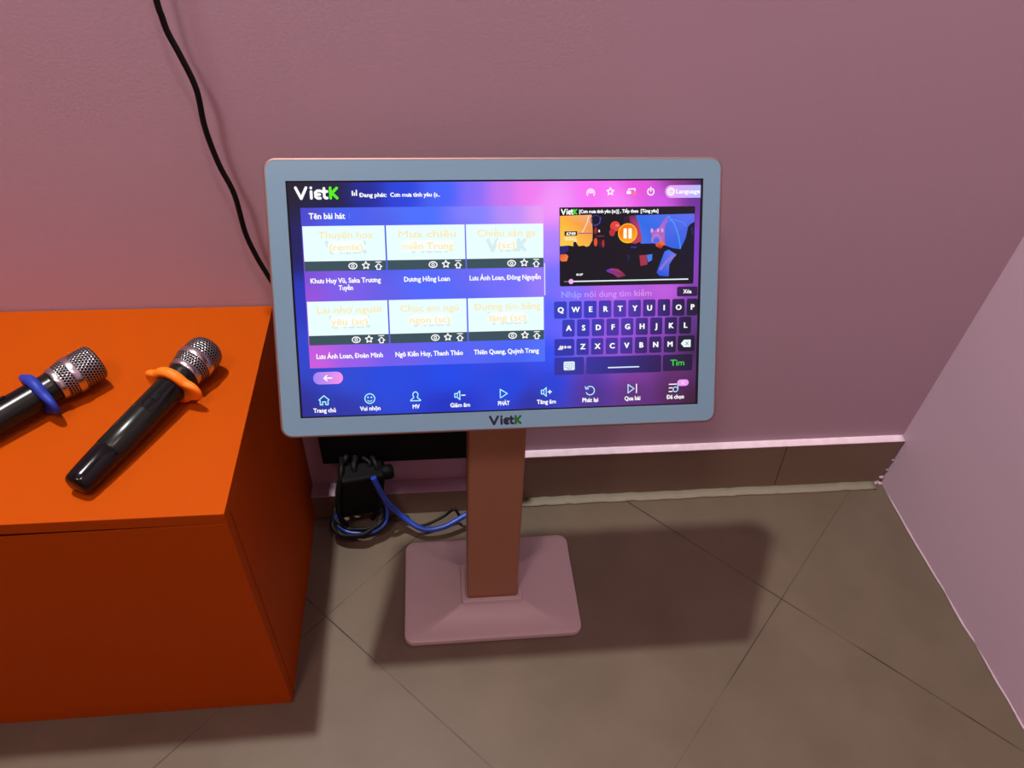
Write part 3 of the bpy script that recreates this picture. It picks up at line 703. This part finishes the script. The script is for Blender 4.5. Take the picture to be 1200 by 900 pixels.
def make_mic(label, tail, head, ring_m, ring_label, roll, dome):
    """tail and head are axis points; local +x runs from the tail to the head"""
    a = Vector(tail); h = Vector(head); ax = (h-a).normalized()
    yy = Vector((0,0,1)).cross(ax).normalized(); zz = ax.cross(yy)
    R = Matrix((ax, yy, zz)).transposed()
    t = thing('microphone', label, 'microphone', a, R.to_euler(), 'wireless microphones on the orange cabinet')
    x = MB(); x.lathe([(.052,.0172),(.0525,.0176),(.10,.0181),(.150,.0184),(.1785,.0186),(.181,.0190),(.1838,.0190),(.184,.0150)], 48); 
    b_ = x.build('handle', M['mic'], t)
    x = MB(); x.lathe([(0,.0001),(0,.0110),(.0012,.0135),(.004,.0152),(.012,.0160),(.030,.0168),(.0515,.0174),(.0522,.0171)], 48); x.build('battery_cap', M['micgloss'], t)
    # recessed display panel with the slide switch, on the upper side of the handle
    x = MB(); pts = []; n = 10
    def shell(s, ang, r): return (s, r*math.cos(ang), r*math.sin(ang))
    for s in (.112, .120, .140, .159):
        w_ = .50 if s > .113 else .36
        pts.append([shell(s, roll-w_+2*w_*k/n, .01875) for k in range(n+1)])
    x.loft(pts, 0, True, False, False, closed=False); pn = x.build('display_panel', M['micgloss'], t)
    x = MB(); ps = []
    for (s, r) in ((.126, .0187), (.1265, .0197), (.1345, .0197), (.135, .0187)): ps.append([shell(s, roll-.22+.44*k/6, r) for k in range(7)])
    x.loft(ps, 0, False, False, False, closed=False); x.build('switch', M['black'], pn)
    x = MB(); ring_mesh(x, .1655); rg = x.build('anti_roll_ring', ring_m, t, clean=True); rg['label'] = ring_label
    x = MB(); x.lathe([(.184,.0170),(.1842,.0205),(.1850,.0212),(.1905,.0216),(.1913,.0212),(.1915,.018)], 48); x.build('lower_band', M['chrome'], t)
    x = MB()
    if dome: top = [(.2125,.0238),(.219,.0240),(.225,.0236),(.230,.0226),(.234,.0208),(.237,.0180),(.2395,.0130),(.2408,.007),(.2412,.0002)]
    else: top = [(.2125,.0236),(.222,.0240),(.232,.0239),(.236,.0236),(.2390,.0226),(.2402,.0208),(.2408,.0150),(.2411,.008),(.2412,.0002)]
    x.lathe([(.1912,.0212),(.194,.0221),(.199,.0228),(.2038,.0234)], 48); x.lathe(top, 48); gr = x.build('grille', M['mesh'], t); gr['label'] = 'woven steel mesh head'
    x = MB(); x.lathe([(.2032,.0225),(.2034,.0242),(.2042,.0246),(.2118,.0248),(.2126,.0244),(.2128,.0225)], 48); x.build('upper_band', M['chrome'], gr)
    return t
ZC = CH
make_mic('black wireless microphone with an orange rubber ring on the orange cabinet', (-1.2962, -.3477, ZC+.0165), (-1.2029, -.1581, ZC+.0318), M['ringo'], 'orange rubber ring', 2.05, True)
a1 = Vector((-1.3384, -.1649, ZC+.0305)); r1 = Vector((-1.3782, -.2075, ZC+.0284)); dr = (a1-r1).normalized()
t1 = r1-dr*.1655
make_mic('black wireless microphone with a blue rubber ring cut off by the left edge', (t1.x, t1.y, ZC+.0185), a1, M['ringb'], 'blue rubber ring', 1.25, False)

# ------------------------------------------------------------------ cables and box behind the stand
x = MB()
x.tube([(-1.181,-.012,1.30),(-1.1822,-.020,1.10),(-1.1780,-.030,.97),(-1.1765,-.034,.8965),(-1.1755,-.034,.882),(-1.1735,-.034,.8645),(-1.1665,-.034,.8405),(-1.1585,-.034,.8045),(-1.1595,-.034,.7595),(-1.154,-.034,.714),(-1.144,-.034,.673),(-1.1415,-.034,.6175),(-1.134,-.034,.580),(-1.1255,-.034,.552),(-1.116,-.034,.520),(-1.105,-.030,.45),(-1.092,-.026,.38),(-1.088,-.024,.362)], .0034, 10)
tag(x.build('hanging_cable', M['cable']), 'thin black cable hanging down the pink wall to the left of the screen', 'cable')
mb_ = thing('media_box', 'flat black box fixed low on the wall behind the kiosk column', 'box', (-.945, -.02, .26))
x = MB(); x.box((-.157, -.0145, -.107), (.140, .0185, .11)); x.build('case', M['black'], mb_, bevel=.003)
x = MB(); x.box((-.151, -.0165, -.100), (.134, -.0145, .104)); x.build('front_panel', M['black'], mb_, bevel=.0008)
# power adapter hanging in the cables
ad = thing('power_adapter', 'black power adapter hanging among cables below the black box', 'power adapter', (-1.040, -.056, .11), (.12, .10, .25))
x = MB(); x.box((-.038, -.020, -.058), (.038, .018, .056)); x.build('body', M['black'], ad, bevel=.006, seg=3)
x = MB()
x.loft([[(.030+q, -.004+rr*math.cos(2*PI*k/14), .044+rr*math.sin(2*PI*k/14)) for k in range(14)] for q, rr in ((0,.010),(.012,.0135),(.020,.0135),(.024,.011))], 0, True)
x.build('plug', M['black'], ad)
x = MB(); x.tube([(-.01,0,.050),(-.012,.008,.060),(-.006,.024,.060),(-.008,.040,.056)], .0055, 8); x.tube([(.012,.004,.05),(.016,.010,.059),(.008,.024,.058),(.012,.040,.054)], .004, 8); 
for (a_, b_, c_) in ((-.030,-.012,.0045),(-.020,.012,.005),(.022,-.010,.005),(.030,.010,.004)):
    x.tube([(a_*.9,.040,.052),(a_*1.15,.012+b_,.060),(a_*1.45,b_*1.7,.01),(a_*1.35,b_*1.9,-.04),(a_*.9,b_*2.0,-.075)], c_, 8)
x.build('cord', M['cable'], ad)
def loops(cx, cy, cz, r, k0, n, jr, tilt):
    pts = []
    for k in range(n):
        a = k0+2*PI*k/14; rr = r+jr*math.sin(k*.9)+random.uniform(-.002, .002)
        p = Vector((rr*math.cos(a), rr*.74*math.sin(a), .0035*math.sin(k*.37)+random.uniform(-.003, .003)+k*.00018))
        p = Matrix.Rotation(tilt, 3, 'X') @ p
        pts.append((cx+p.x, cy+p.y, max(.005, cz+p.z)))
    return pts
x = MB(); x.tube(loops(-1.049, -.068, .040, .044, 0, 78, .004, .50), .0042, 8, 0, 4)
x.tube(loops(-1.050, -.066, .050, .040, 2, 44, .003, .62), .0034, 8, 0, 4)
tag(x.build('cable_coil', M['cable']), 'coil of black cables beside the orange cabinet below the black box', 'cable')
x = MB(); x.tube([(-1.079,-.050,.050),(-1.094,-.066,.050),(-1.092,-.074,.046),(-1.078,-.068,.068),(-1.066,-.062,.078),(-1.056,-.055,.085)], .0034, 8)
x.tube([(-1.083,-.083,.040),(-1.068,-.093,.036),(-1.050,-.097,.035),(-1.03,-.096,.034),(-1.012,-.090,.036),(-1.000,-.080,.044),(-.997,-.068,.058),(-1.000,-.06,.07)], .0036, 8)
x.tube([(-1.012,-.0800,.166),(-1.006,-.0820,.142),(-.9945,-.0800,.100),(-.9725,-.0736,.05),(-.935,-.0905,.029),(-.8962,-.0883,.029),(-.8565,-.0733,.040),(-.835,-.068,.048)], .0052, 10)
tag(x.build('network_cable', M['bluecable']), 'blue network cable running from the coil to behind the column', 'cable')
x = MB(); x.tube([(-1.012,-.080,.034),(-1.0016,-.0722,.032),(-.9735,-.066,.040),(-.9427,-.0816,.026),(-.9004,-.0688,.030),(-.8764,-.0622,.045),(-.8642,-.0691,.032),(-.845,-.066,.040)], .0028, 8)
tag(x.build('thin_cable', M['cable']), 'thin black cable crossing the blue cable towards the column', 'cable')
